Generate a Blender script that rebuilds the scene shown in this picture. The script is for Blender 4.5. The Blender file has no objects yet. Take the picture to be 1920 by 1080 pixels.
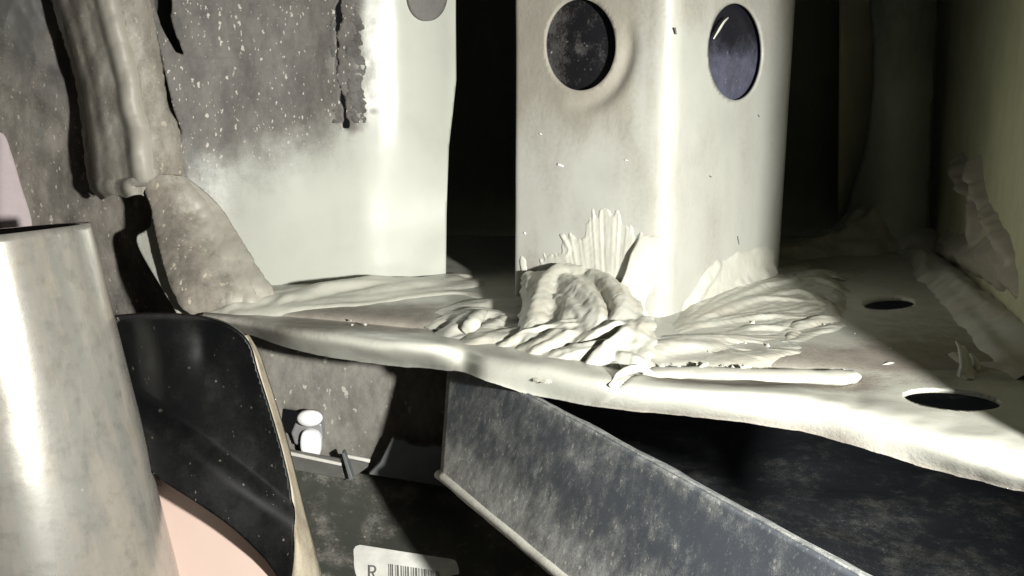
import bpy, math, random
import numpy as np

random.seed(7)
rng = np.random.default_rng(7)
scene = bpy.context.scene
coll = scene.collection

# ------------------------------------------------------------------ camera
FPX = 1663.0                      # focal length in pixels of a 1920 px wide frame
PITCH = math.radians(12.0)
CAM = np.array([0.0, 0.0, 0.0835])
cd = bpy.data.cameras.new('camera')
cam = bpy.data.objects.new('camera', cd)
coll.objects.link(cam)
cam.location = CAM.tolist()
cam.rotation_euler = (math.pi / 2 - PITCH, 0, 0)
cd.sensor_width = 36.0
cd.lens = FPX / 1920.0 * 36.0
cd.clip_start = 0.005
cd.clip_end = 20.0
scene.camera = cam

# ------------------------------------------------------------------ world and lamp
world = bpy.data.worlds.new('World')
scene.world = world
world.use_nodes = True
wb = world.node_tree.nodes['Background']
wb.inputs[0].default_value = (0.95, 0.97, 1.0, 1)
wb.inputs[1].default_value = 0.012

ld = bpy.data.lights.new('torch', 'SPOT')       # hand torch held right of the lens
ld.energy = 12.6
ld.spot_size = math.radians(90)
ld.spot_blend = 1.0
ld.shadow_soft_size = 0.008
ld.color = (1.0, 0.985, 0.93)
torch = bpy.data.objects.new('torch', ld)
coll.objects.link(torch)
torch.location = (0.140, 0.0, 0.075)
torch.rotation_euler = (math.radians(76), 0, math.radians(23))

scene.view_settings.view_transform = 'Standard'
scene.view_settings.look = 'None'
scene.view_settings.exposure = 0.0
scene.view_settings.gamma = 1.0
scene.cycles.diffuse_bounces = 3
scene.cycles.max_bounces = 6

# ------------------------------------------------------------------ projection helpers
_cp, _sp = math.cos(PITCH), math.sin(PITCH)


def ray(px, py):
    a = (np.asarray(px, float) - 960.0) / FPX
    b = (540.0 - np.asarray(py, float)) / FPX
    a, b = np.broadcast_arrays(a, b)
    return np.stack([a, _cp + _sp * b, -_sp + _cp * b], -1)


def at_y(px, py, Y):
    d = ray(px, py)
    return CAM + d * (np.asarray(Y) / d[..., 1])[..., None]


def at_z(px, py, z):
    d = ray(px, py)
    return CAM + d * ((np.asarray(z) - CAM[2]) / d[..., 2])[..., None]


def on_plane(px, py, o, n):
    d = ray(px, py)
    t = np.dot(np.asarray(o) - CAM, n) / (d @ np.asarray(n))
    return CAM + d * np.asarray(t)[..., None]


# ------------------------------------------------------------------ noise (numpy)
def _h(ix, iy, seed):
    n = (ix.astype(np.int64) * 374761393 + iy.astype(np.int64) * 668265263 + seed * 974634777) & 0xFFFFFFFF
    n = ((n ^ (n >> 13)) * 1274126177) & 0xFFFFFFFF
    return ((n ^ (n >> 16)) & 0xFFFF) / 65535.0


def vn(x, y, seed=0):
    x = np.asarray(x, float); y = np.asarray(y, float)
    x, y = np.broadcast_arrays(x, y)
    ix = np.floor(x); iy = np.floor(y)
    fx = x - ix; fy = y - iy
    fx = fx * fx * fx * (fx * (fx * 6 - 15) + 10); fy = fy * fy * fy * (fy * (fy * 6 - 15) + 10)
    a = _h(ix, iy, seed); b = _h(ix + 1, iy, seed); c = _h(ix, iy + 1, seed); d = _h(ix + 1, iy + 1, seed)
    return (a * (1 - fx) + b * fx) * (1 - fy) + (c * (1 - fx) + d * fx) * fy


def fbm(x, y, seed=0, o=4):
    s = 0; a = .5; t = 0
    for k in range(o):
        s = s + a * vn(x * 2 ** k, y * 2 ** k, seed + k * 17); t += a; a *= .5
    return s / t


def sm(a, b, x):
    t = np.clip((np.asarray(x, float) - a) / (b - a), 0, 1)
    return t * t * (3 - 2 * t)


# ------------------------------------------------------------------ materials
class NT:
    def __init__(self, name):
        self.m = bpy.data.materials.new(name)
        self.m.use_nodes = True
        self.t = self.m.node_tree
        self.b = self.t.nodes['Principled BSDF']

    def n(self, typ, **kw):
        nd = self.t.nodes.new(typ)
        for k, v in kw.items():
            setattr(nd, k, v)
        return nd

    def l(self, a, b):
        self.t.links.new(a, b)

    def math(self, op, a, b=None, clamp=False):
        nd = self.n('ShaderNodeMath', operation=op, use_clamp=clamp)
        for i, v in enumerate((a, b)):
            if v is None: continue
            if isinstance(v, (int, float)): nd.inputs[i].default_value = v
            else: self.l(v, nd.inputs[i])
        return nd.outputs[0]

    def mix(self, f, a, b):
        nd = self.n('ShaderNodeMix', data_type='RGBA')
        if isinstance(f, (int, float)): nd.inputs[0].default_value = f
        else: self.l(f, nd.inputs[0])
        for i, v in ((6, a), (7, b)):
            if isinstance(v, tuple): nd.inputs[i].default_value = (*v, 1)
            else: self.l(v, nd.inputs[i])
        return nd.outputs[2]

    def coord(self, scale=(1, 1, 1), rot=(0, 0, 0)):
        tc = self.n('ShaderNodeTexCoord')
        mp = self.n('ShaderNodeMapping')
        mp.inputs['Scale'].default_value = scale
        mp.inputs['Rotation'].default_value = rot
        self.l(tc.outputs['Object'], mp.inputs[0])
        return mp.outputs[0]

    def noise(self, scale, detail=4, rough=.55, vec=None):
        nd = self.n('ShaderNodeTexNoise')
        nd.inputs['Scale'].default_value = scale
        nd.inputs['Detail'].default_value = detail
        nd.inputs['Roughness'].default_value = rough
        self.l(vec if vec is not None else self.coord(), nd.inputs['Vector'])
        return nd.outputs[0]

    def ramp(self, v, lo, hi):
        nd = self.n('ShaderNodeMapRange')
        nd.interpolation_type = 'SMOOTHSTEP'
        self.l(v, nd.inputs[0])
        nd.inputs[1].default_value = lo; nd.inputs[2].default_value = hi
        return nd.outputs[0]

    def bump(self, h, strength, dist):
        nd = self.n('ShaderNodeBump')
        nd.inputs['Strength'].default_value = strength
        nd.inputs['Distance'].default_value = dist
        self.l(h, nd.inputs['Height'])
        self.l(nd.outputs[0], self.b.inputs['Normal'])


def flecks(T, scale, stretch, rot, thr, keep):
    v = T.n('ShaderNodeTexVoronoi')
    v.inputs['Scale'].default_value = scale
    nz = T.n('ShaderNodeTexNoise'); nz.inputs['Scale'].default_value = scale * 1.3
    T.l(T.coord(), nz.inputs['Vector'])
    sc = T.n('ShaderNodeVectorMath', operation='SCALE'); T.l(nz.outputs['Color'], sc.inputs[0]); sc.inputs['Scale'].default_value = .9 / scale
    ad = T.n('ShaderNodeVectorMath', operation='ADD'); T.l(T.coord(stretch, rot), ad.inputs[0]); T.l(sc.outputs[0], ad.inputs[1])
    T.l(ad.outputs[0], v.inputs['Vector'])
    sep = T.n('ShaderNodeSeparateColor')
    T.l(v.outputs['Color'], sep.inputs[0])
    size = T.math('MULTIPLY', sep.outputs[1], thr)
    d = T.math('SUBTRACT', size, v.outputs['Distance'])
    a = T.ramp(d, 0.0, 0.12)
    return T.math('MULTIPLY', a, T.math('GREATER_THAN', sep.outputs[0], 1 - keep))


def dusty(name, clean, dirt, rough=.45, fleck=.0, fleck_col=(.55, .52, .46), edge=.5, grain=.35, stretch=(1, 1, .5),
          rot=(0, 0.25, 0), metallic=0., spec=.5, bump=.25, fscale=330., noise_scale=120., coat=0.):
    """painted or plastic surface with dust driven by the 'dirt' attribute of the mesh"""
    T = NT(name)
    at = T.n('ShaderNodeAttribute'); at.attribute_name = 'dirt'
    n1 = T.noise(noise_scale, 6, .65, T.coord(stretch, rot))
    n2 = T.noise(noise_scale * 9, 3, .6)
    d = T.math('ADD', at.outputs['Fac'], T.math('MULTIPLY', T.math('SUBTRACT', n1, .5), edge * 2))
    d = T.math('ADD', d, T.math('MULTIPLY', T.math('SUBTRACT', n2, .5), edge))
    d = T.ramp(d, .15, .85)
    n3 = T.noise(noise_scale * .8, 8, .78, T.coord(stretch, rot))
    darker = tuple(c * .45 for c in dirt); lighter = tuple(min(1, c * 1.7) for c in dirt)
    dc = T.mix(T.ramp(n3, .3, .7), darker, lighter)
    dc = T.mix(1 - grain, dc, dirt) if grain < 1 else dc
    n4 = T.noise(35., 4, .6)
    cc = T.mix(T.math('MULTIPLY', T.ramp(n4, .4, .75), .35), clean, tuple(c * .72 for c in clean))
    col = T.mix(d, cc, dc)
    if fleck:
        f = flecks(T, fscale, stretch, rot, .34, fleck)
        f2 = flecks(T, fscale * 1.9, stretch, rot, .34, fleck)
        ff = T.math('MULTIPLY', T.math('MAXIMUM', f, f2), T.math('ADD', T.math('MULTIPLY', d, .75), .1))
        col = T.mix(ff, col, fleck_col)
    T.l(col, T.b.inputs['Base Color'])
    r = T.math('ADD', T.math('MULTIPLY', d, .4), rough, clamp=True)
    T.l(r, T.b.inputs['Roughness'])
    T.b.inputs['Metallic'].default_value = metallic
    T.b.inputs['Specular IOR Level'].default_value = spec
    T.b.inputs['Coat Weight'].default_value = coat
    T.bump(T.math('ADD', T.math('MULTIPLY', n2, d), T.math('MULTIPLY', n1, .5)), bump, .0006)
    return T.m


PAINT = (.50, .52, .455)
M = {}
M['panel'] = dusty('painted_panel', (.50, .515, .455), (.105, .096, .085), .30, .55, edge=.16, grain=.7, bump=.12, spec=.8, fscale=460., stretch=(1, 1, .5))
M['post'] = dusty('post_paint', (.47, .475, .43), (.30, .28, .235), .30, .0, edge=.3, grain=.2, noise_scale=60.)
M['ledge'] = dusty('ledge_paint', (.54, .545, .48), (.26, .235, .20), .36, .0, edge=.35, grain=.3)
M['column'] = dusty('crusted_column', (.37, .35, .30), (.20, .18, .15), .5, .4, (.52, .47, .36), edge=.45, grain=.6, bump=.15)
M['wall'] = dusty('dusty_liner', (.10, .098, .09), (.17, .155, .135), .6, .5, (.42, .39, .35), edge=.8, grain=.65, bump=.18,
                  stretch=(1, 1, .4), rot=(0, -.45, 0), fscale=420.)
M['lower'] = dusty('dusty_underpanel', (.045, .048, .04), (.16, .15, .132), .5, .3, (.4, .38, .33), edge=.7, grain=.6)
M['black'] = dusty('black_plastic', (.0025, .003, .003), (.011, .0105, .010), .34, .10, (.28, .27, .22), edge=.25, grain=.8,
                   fscale=520., bump=.05, spec=.16)
M['flange'] = dusty('dusty_edge', (.42, .37, .28), (.20, .17, .12), .5, .0, edge=.5, grain=.6, stretch=(3, 1, .2))
M['beam'] = dusty('grey_beam', (.075, .085, .10), (.27, .275, .262), .5, .75, (.60, .60, .53), edge=.55, grain=.9, bump=.10, noise_scale=260.,
                  fscale=620., stretch=(1, 1, .6), rot=(0.3, .2, 0))
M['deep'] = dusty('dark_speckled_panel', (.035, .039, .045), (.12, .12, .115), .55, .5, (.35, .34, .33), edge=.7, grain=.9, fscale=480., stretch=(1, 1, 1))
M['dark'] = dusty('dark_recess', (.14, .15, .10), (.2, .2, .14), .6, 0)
M['olive'] = dusty('recess_wall_paint', (.62, .62, .42), (.46, .46, .31), .5, 0, edge=.3, grain=.2)
M['pillar'] = dusty('recess_pillar_paint', (.46, .50, .40), (.26, .29, .23), .5, 0, edge=.3)
M['plug'] = dusty('rubber_plug', (.010, .010, .012), (.06, .058, .056), .35, .25, (.45, .43, .38), edge=.9, grain=.8, fscale=300., stretch=(1, 1, 1))
M['plug_blue'] = dusty('blue_black_plug', (.012, .012, .018), (.075, .077, .115), .45, .15, (.2, .2, .24), edge=.5, grain=.6, stretch=(1, 1, 1), fscale=500.)
M['plug_grey'] = dusty('grey_plug', (.17, .165, .155), (.13, .125, .115), .6, 0)
M['pink'] = dusty('pink_body_paint', (.60, .45, .385), (.57, .44, .385), .35, 0, edge=.1, grain=.0, bump=.02)
M['pinkgrey'] = dusty('dusty_pink_paint', (.50, .42, .43), (.42, .36, .37), .5, 0, edge=.3, grain=.1, bump=.05)
M['seam'] = dusty('seam_gap', (.06, .04, .035), (.06, .04, .035), .7, 0)
M['crust'] = dusty('old_grey_sealant', (.15, .143, .135), (.08, .075, .07), .7, .0, edge=.5, grain=.6, bump=.5)


def sealant_mat():
    T = NT('fresh_sealant')
    n = T.noise(90, 5, .6)
    c = T.mix(T.ramp(n, .35, .7), (.50, .50, .435), (.57, .57, .50))
    at = T.n('ShaderNodeAttribute'); at.attribute_name = 'dirt'
    c = T.mix(at.outputs['Fac'], c, (.42, .385, .31))
    T.l(c, T.b.inputs['Base Color'])
    T.b.inputs['Roughness'].default_value = .42
    T.bump(T.noise(900, 3, .6), .15, .0004)
    return T.m


M['seal'] = sealant_mat()


def tube_mat():
    T = NT('tube_metal')
    n = T.noise(22, 7, .7, T.coord((3.6, 3.6, .35), (0, .18, 0)))
    n2 = T.noise(220, 4, .65)
    n3 = T.noise(60, 4, .7, T.coord((3.5, 3.5, .25), (0, .18, 0)))
    c = T.mix(T.ramp(n, .38, .62), (.42, .385, .33), (.31, .305, .275))
    c = T.mix(T.math('MULTIPLY', T.ramp(n3, .55, .75), .35), c, (.56, .49, .36))
    c = T.mix(T.math('MULTIPLY', T.ramp(n2, .45, .75), .35), c, (.12, .115, .10))
    f = flecks(T, 300, (1, 1, .5), (0, .3, 0), .22, .10)
    c = T.mix(T.math('MULTIPLY', f, .7), c, (.6, .57, .48))
    T.l(c, T.b.inputs['Base Color'])
    T.b.inputs['Metallic'].default_value = .35
    T.b.inputs['Coat Weight'].default_value = .35
    T.b.inputs['Coat Roughness'].default_value = .22
    T.l(T.math('ADD', T.math('MULTIPLY', T.ramp(n, .3, .7), .10), .20), T.b.inputs['Roughness'])
    T.bump(n2, .08, .0005)
    return T.m


M['tube'] = tube_mat()


def plain(name, col, rough=.5, spec=.5, noise=.12):
    T = NT(name)
    n = T.noise(160, 4, .6)
    T.l(T.mix(T.ramp(n, .3, .7), tuple(c * (1 - noise) for c in col), tuple(min(1, c * (1 + noise)) for c in col)), T.b.inputs['Base Color'])
    T.b.inputs['Roughness'].default_value = rough
    T.b.inputs['Specular IOR Level'].default_value = spec
    return T.m


M['white'] = plain('white_nylon', (.82, .82, .82), .25, .6, .03)
M['smoke'] = plain('grey_nylon', (.22, .22, .22), .4)
M['bracket'] = plain('bracket_steel', (.10, .10, .092), .3)
M['bracket_edge'] = plain('bracket_lit_edge', (.55, .54, .5), .4)  # pale colour that paints light on the bracket's edges
M['tab'] = plain('grey_tab_plastic', (.10, .108, .108), .6)
M['paper'] = plain('label_paper', (.74, .74, .69), .55, .3, .10)
M['ink'] = plain('label_ink', (.16, .16, .155), .6, .3, .1)
M['ink_pale'] = plain('label_ink_faded', (.42, .42, .41), .6, .3, .1)
M['bare'] = plain('bare_edge_paint', (.6, .6, .54), .4)
M['scratch'] = plain('scratch_white', (.5, .5, .44), .6)


# ------------------------------------------------------------------ objects
def props(o, label=None, cat=None, group=None, kind=None):
    if label: o['label'] = label
    if cat: o['category'] = cat
    if group: o['group'] = group
    if kind: o['kind'] = kind
    return o


def thing(name, label, cat, loc, group=None):
    o = bpy.data.objects.new(name, None)
    o.empty_display_size = .01
    coll.objects.link(o)
    o.location = tuple(float(v) for v in loc)
    return props(o, label, cat, group)


def mesh(name, verts, faces, mat, parent=None, dirt=None, solid=0., offset=-1., smooth=True, bevel=0.):
    verts = np.asarray(verts, float).reshape(-1, 3)
    if parent is not None:
        org = np.array(parent.location) if parent.type == 'EMPTY' else np.array(parent['_org'])
    else:
        org = np.array([verts[:, 0].mean(), verts[:, 1].mean(), verts[:, 2].min()])
    me = bpy.data.meshes.new(name)
    me.from_pydata((verts - org).tolist(), [], [list(map(int, f)) for f in faces])
    if smooth:
        me.polygons.foreach_set('use_smooth', [True] * len(me.polygons))
    if dirt is not None:
        a = me.attributes.new('dirt', 'FLOAT', 'POINT')
        a.data.foreach_set('value', np.clip(np.asarray(dirt, float).ravel(), 0, 1).astype(np.float32))
    me.materials.append(mat)
    me.update()
    o = bpy.data.objects.new(name, me)
    coll.objects.link(o)
    if parent is None:
        o.location = org.tolist()
    else:
        o.parent = parent
    o['_org'] = org.tolist()
    if solid:
        md = o.modifiers.new('thickness', 'SOLIDIFY')
        md.thickness = solid; md.offset = offset; md.use_even_offset = False
    if bevel:
        md = o.modifiers.new('edge', 'BEVEL'); md.width = bevel; md.segments = 2; md.limit_method = 'ANGLE'
    return o


def inpoly(U, V, poly):
    p = np.asarray(poly, float); q = np.roll(p, -1, 0)
    r = np.zeros(U.shape, bool)
    for (x0, y0), (x1, y1) in zip(p, q):
        if y0 == y1: continue
        c = ((y0 > V) != (y1 > V)) & (U < (x1 - x0) * (V - y0) / (y1 - y0) + x0)
        r ^= c
    return r


def nearest(P, polys):
    best = np.full(len(P), 1e18); out = P.copy()
    for poly in polys:
        p = np.asarray(poly, float); q = np.roll(p, -1, 0)
        for a, b in zip(p, q):
            d = b - a; L = d @ d
            if L == 0: continue
            t = np.clip((P - a) @ d / L, 0, 1)
            c = a + t[:, None] * d
            e = ((P - c) ** 2).sum(1)
            m = e < best
            best[m] = e[m]; out[m] = c[m]
    return out


def curve(pts, n=8, closed=False):
    """Catmull-Rom through points (any dimension)"""
    p = np.asarray(pts, float)
    if closed: P = np.vstack([p[-1], p, p[0], p[1]])
    else: P = np.vstack([2 * p[0] - p[1], p, 2 * p[-1] - p[-2]])
    out = []
    for i in range(1, len(P) - 2):
        t = np.linspace(0, 1, n, endpoint=False)[:, None]
        a, b, c, d = P[i - 1], P[i], P[i + 1], P[i + 2]
        out.append(.5 * ((2 * b) + (c - a) * t + (2 * a - 5 * b + 4 * c - d) * t ** 2 + (3 * b - a - 3 * c + d) * t ** 3))
    o = np.vstack(out)
    return o if closed else np.vstack([o, p[-1]])


def ragged(poly, amp, step=4., seed=0):
    """break a polygon's straight runs into a slightly uneven outline"""
    p = np.asarray(poly, float); q = np.roll(p, -1, 0); out = []
    for a, b in zip(p, q):
        n = max(1, int(np.hypot(*(b - a)) / step))
        for k in range(n):
            c = a + (b - a) * k / n
            w = 0 if k == 0 else 1
            out.append(c + w * amp * np.array([vn(c[0] * .13, c[1] * .13, seed) - .5, vn(c[0] * .13, c[1] * .13, seed + 5) - .5]) * 2)
    return np.array(out)


def ellipse(cx, cy, rx, ry, n=48, rot=0):
    t = np.linspace(0, 2 * np.pi, n, endpoint=False)
    x = rx * np.cos(t); y = ry * np.sin(t)
    return np.stack([cx + x * math.cos(rot) - y * math.sin(rot), cy + x * math.sin(rot) + y * math.cos(rot)], -1)


def sheet2d(poly, holes, du, dv):
    poly = np.asarray(poly, float)
    u0, v0 = poly.min(0); u1, v1 = poly.max(0)
    us = np.linspace(u0, u1, max(2, int((u1 - u0) / du) + 1)); vs = np.linspace(v0, v1, max(2, int((v1 - v0) / dv) + 1))
    U, V = np.meshgrid(us, vs)
    fc_u = (U[:-1, :-1] + U[1:, 1:]) / 2; fc_v = (V[:-1, :-1] + V[1:, 1:]) / 2
    keep = inpoly(fc_u, fc_v, poly)
    for h in holes: keep &= ~inpoly(fc_u, fc_v, h)
    nr, nc = U.shape
    idx = np.arange(nr * nc).reshape(nr, nc)
    F = np.stack([idx[:-1, :-1], idx[:-1, 1:], idx[1:, 1:], idx[1:, :-1]], -1)[keep]
    cnt = np.bincount(F.ravel(), minlength=nr * nc)
    used = cnt > 0
    border = used & (cnt < 4)
    P = np.stack([U.ravel(), V.ravel()], -1)
    if border.any():
        P[border] = nearest(P[border], [poly] + [np.asarray(h) for h in holes])
    remap = np.cumsum(used) - 1
    return P[used], remap[F]


def pix_sheet(name, poly, depth, mat, parent=None, holes=(), res=4., dirt=None, solid=.0012, **kw):
    """a sheet whose outline is given in photo pixels and whose distance is depth(px, py) in metres"""
    P, F = sheet2d(poly, holes, res, res)
    Y = depth(P[:, 0], P[:, 1]) * np.ones(len(P))
    V = at_y(P[:, 0], P[:, 1], Y)
    D = dirt(P[:, 0], P[:, 1]) * np.ones(len(P)) if dirt is not None else None
    return mesh(name, V, F, mat, parent, D, solid, **kw)


def sweep(name, pts, rx, ry, up, mat, parent=None, n=14, dirt=None, caps=True, rough=0., seed=0, sub=6):
    """tube of elliptical section along a smooth path; rx sideways, ry along 'up'"""
    K = len(pts)
    p = curve(pts, sub); t = np.linspace(0, K - 1, len(p))
    rx = np.interp(t, np.arange(K), np.broadcast_to(rx, K)); ry = np.interp(t, np.arange(K), np.broadcast_to(ry, K))
    T = np.gradient(p, axis=0); T /= np.linalg.norm(T, axis=1)[:, None]
    U = np.broadcast_to(np.asarray(up, float), p.shape)
    S = np.cross(T, U); S /= np.linalg.norm(S, axis=1)[:, None] + 1e-12
    U = np.cross(S, T)
    a = np.linspace(0, 2 * np.pi, n, endpoint=False)
    V = p[:, None] + (S[:, None] * np.cos(a)[None, :, None]) * rx[:, None, None] + (U[:, None] * np.sin(a)[None, :, None]) * ry[:, None, None]
    if rough:
        ii, jj = np.meshgrid(np.arange(len(p)), a, indexing='ij')
        q = (fbm(ii * .35, np.cos(jj) * 1.5 + np.sin(jj) * 2.3 + 9, seed, 3) - .5) * 2
        V = V + (V - p[:, None]) * (q * rough)[..., None]
    m = len(p); idx = np.arange(m * n).reshape(m, n); F = []
    for i in range(m - 1):
        for j in range(n):
            F.append((idx[i, j], idx[i, (j + 1) % n], idx[i + 1, (j + 1) % n], idx[i + 1, j]))
    if caps:
        F.append(tuple(idx[0][::-1])); F.append(tuple(idx[-1]))
    return mesh(name, V.reshape(-1, 3), F, mat, parent, None if dirt is None else np.full(m * n, dirt))


def box(name, c8, mat, parent=None, bevel=.0004, dirt=None):
    F = [(0, 1, 2, 3), (7, 6, 5, 4), (0, 4, 5, 1), (1, 5, 6, 2), (2, 6, 7, 3), (3, 7, 4, 0)]
    return mesh(name, c8, F, mat, parent, None if dirt is None else [dirt] * 8, smooth=False, bevel=bevel)


def slab(name, poly_px, Y, thick, mat, parent=None, bevel=.0003, dirt=None):
    """a small plate: outline in photo pixels at distance Y, with real thickness going back"""
    p = np.asarray(poly_px, float)
    Y = np.broadcast_to(np.asarray(Y, float), len(p))
    f = at_y(p[:, 0], p[:, 1], Y); b = f + np.array([0, thick, 0])
    n = len(p)
    F = [tuple(range(n)), tuple(range(2 * n - 1, n - 1, -1))] + [(i, (i + 1) % n, n + (i + 1) % n, n + i)[::-1] for i in range(n)]
    return mesh(name, np.vstack([f, b]), F, mat, parent, None if dirt is None else [dirt] * (2 * n), smooth=False, bevel=bevel)


# ================================================================== RECESS (setting behind)
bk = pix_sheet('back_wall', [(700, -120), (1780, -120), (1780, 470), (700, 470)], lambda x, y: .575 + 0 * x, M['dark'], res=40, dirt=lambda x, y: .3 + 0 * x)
props(bk, kind='structure')

# ================================================================== STEEL LEDGE
cols = [  # px : py of rows (back, mid, flat end, valley, crest, front edge), z of the last three
    (380, (446, 530, 578, 590, 597, 606), (0, .0005, -.003)),
    (470, (446, 535, 582, 596, 606, 622), (-.0005, .001, -.005)),
    (560, (446, 545, 585, 604, 622, 652), (-.0018, .0026, -.006)),
    (700, (446, 545, 594, 618, 640, 677), (-.0024, .0034, -.007)),
    (810, (446, 548, 602, 628, 650, 686), (-.0024, .0034, -.007)),
    (870, (446, 550, 610, 640, 662, 698), (-.0015, .0000, -.006)),
    (920, (446, 555, 618, 652, 676, 716), (.0, .0012, -.005)),
    (1020, (446, 562, 632, 668, 694, 741), (0, .002, -.007)),
    (1150, (446, 570, 648, 690, 718, 762), (-.001, .002, -.006)),
    (1300, (446, 572, 660, 714, 736, 777), (-.0042, .0018, -.006)),
    (1500, (446, 575, 672, 724, 750, 807), (-.0042, .0015, -.007)),
    (1650, (446, 580, 682, 745, 790, 850), (-.0005, .001, -.007)),
    (1800, (446, 590, 692, 770, 838, 888), (-.0005, .001, -.008)),
    (1990, (446, 600, 715, 800, 880, 932), (-.0005, .001, -.008)),
]
ctrl = []
for px, pys, zz in cols:
    zs = (0, 0, 0) + zz
    x_back = 960 + (px - 960) * float(np.interp(px, [1400, 1650, 1800, 1990], [.62, .74, .84, .90]))
    xs = [x_back, 960 + (px - 960) * .86, px, px, px, px]
    ctrl.append([at_z(x, y, z) for x, y, z in zip(xs, pys, zs)])
ctrl = np.array(ctrl)
rows = np.array([curve(c, 34) for c in ctrl])                # across
grid = np.stack([curve(rows[:, j], 34) for j in range(rows.shape[1])], 1)
nC, nR = grid.shape[:2]


def project(P):
    d = P - CAM
    f = d[..., 1] * _cp - d[..., 2] * _sp
    u = d[..., 1] * _sp + d[..., 2] * _cp
    return 960 + FPX * d[..., 0] / f, 540 - FPX * u / f


gx, gy = project(grid)
grid[..., 2] += (fbm(grid[..., 0] * 45, grid[..., 1] * 45, 3, 3) - .5) * .0009
edge_w = sm(nR * .86, nR, np.arange(nR))[None, :]
grid[..., 2] += edge_w * (fbm(gx * .05, gx * 0, 8) - .5) * .0005
rim_w = sm(nR * .55, nR * .75, np.arange(nR))[None, :] * sm(nR * 1.0, nR * .93, np.arange(nR))[None, :]
grid[..., 2] += rim_w * ((fbm(gx * .010, gy * .03, 18, 2) - .5) * .0010 - .0007 * np.exp(-((gx - 1170 + (gy - 720) * 1.6) / 7) ** 2))
# two slots cut in the ledge (pixel ellipses, snapped)
led_holes = [ellipse(1667, 575, 48, 11, 40, -.05), ellipse(1785, 757, 92, 19, 48, .09)]
idx = np.arange(nC * nR).reshape(nC, nR)
F = np.stack([idx[:-1, :-1], idx[1:, :-1], idx[1:, 1:], idx[:-1, 1:]], -1).reshape(-1, 4)
gp = np.stack([gx.ravel(), gy.ravel()], -1)
Pz = grid.reshape(-1, 3).copy()
keep = np.ones(len(F), bool)
fc = gp[F].mean(1)
for h in led_holes:
    keep &= ~inpoly(fc[:, 0], fc[:, 1], h)
F = F[keep]
cnt = np.bincount(F.ravel(), minlength=len(gp))
for h in led_holes:
    c = h.mean(0); r = (np.abs(h - c)).max(0) * 1.35 + 6
    near = (np.abs(gp - c) < r).all(1) & (cnt > 0) & (cnt < 4)
    if near.any():
        q = nearest(gp[near], [h])
        Pz[near] = at_z(q[:, 0], q[:, 1], Pz[near][:, 2])
ld_d = .22 + .55 * sm(470, 560, gx) * sm(900, 760, gx) * sm(560, 590, gy) * sm(640, 615, gy) \
    + 1.0 * sm(1180, 1300, gx) * sm(690, 708, gy - (gx - 1400) * .05) * sm(738, 722, gy - (gx - 1400) * .05) * sm(1680, 1560, gx) + .45 * edge_w * sm(1000, 1200, gx) \
    + .55 * sm(1180, 1350, gx) * sm(640, 670, gy) * sm(705, 690, gy) + .35 * sm(1550, 1700, gx) * sm(560, 640, gy) * sm(760, 700, gy) + .4 * sm(520, 430, gx)
used = np.zeros(len(gp), bool); used[F.ravel()] = True
rm = np.cumsum(used) - 1
ledge = mesh('steel_ledge', Pz[used], rm[F], M['ledge'], None, ld_d.ravel()[used], .0012)
props(ledge, 'pale painted steel ledge with rolled front rim and two oval holes', 'ledge')

# ================================================================== POST (folded pressing)
L = np.array([.0013, .370]); R = np.array([.0575, .330]); E = np.array([.1270, .414])


def rounded(pts, rad, n=10):
    out = [np.array(pts[0])]
    for i in range(1, len(pts) - 1):
        a, b, c = map(np.array, pts[i - 1:i + 2]); r = rad[i - 1]
        u = (a - b) / np.linalg.norm(a - b); v = (c - b) / np.linalg.norm(c - b)
        ang = math.acos(np.clip(u @ v, -1, 1)); d = r / math.tan(ang / 2)
        s = b + u * d; e = b + v * d
        for k in range(n + 1):
            t = k / n
            out.append((1 - t) ** 2 * s + 2 * t * (1 - t) * b + t * t * e)
    out.append(np.array(pts[-1]))
    return np.array(out)


prof = rounded([(.010, .470), L, R, E, (.137, .500)], [.0022, .0085, .0140])
arc = np.concatenate([[0], np.cumsum(np.linalg.norm(np.diff(prof, axis=0), axis=1))])


def prof_at(s):
    return np.stack([np.interp(s, arc, prof[:, 0]), np.interp(s, arc, prof[:, 1])], -1)


tl = (R - L) / np.linalg.norm(R - L); nl = np.array([tl[1], -tl[0], 0.])         # left face outward normal
tr = (E - R) / np.linalg.norm(E - R); nr_ = np.array([tr[1], -tr[0], 0.])
oL = np.array([*L, 0.]); oR = np.array([*R, 0.])


def s_of(P):
    """arc-length of the profile point nearest to P (xy)"""
    ss = np.linspace(0, arc[-1], 4000); q = prof_at(ss)
    return np.array([ss[((q - p[:2]) ** 2).sum(1).argmin()] for p in P])


h1 = ellipse(1088, 84, 66, 86, 56); h2 = ellipse(1379.5, 97, 51, 91, 56)
P1 = on_plane(h1[:, 0], h1[:, 1], oL, nl); P2 = on_plane(h2[:, 0], h2[:, 1], oR, nr_)
H1 = np.stack([s_of(P1), P1[:, 2]], -1); H2 = np.stack([s_of(P2), P2[:, 2]], -1)
P, F = sheet2d([(0, -.004), (arc[-1], -.004), (arc[-1], .165), (0, .165)], [H1, H2], .0011, .0014)
xy = prof_at(P[:, 0]); V = np.column_stack([xy, P[:, 1]])
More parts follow.
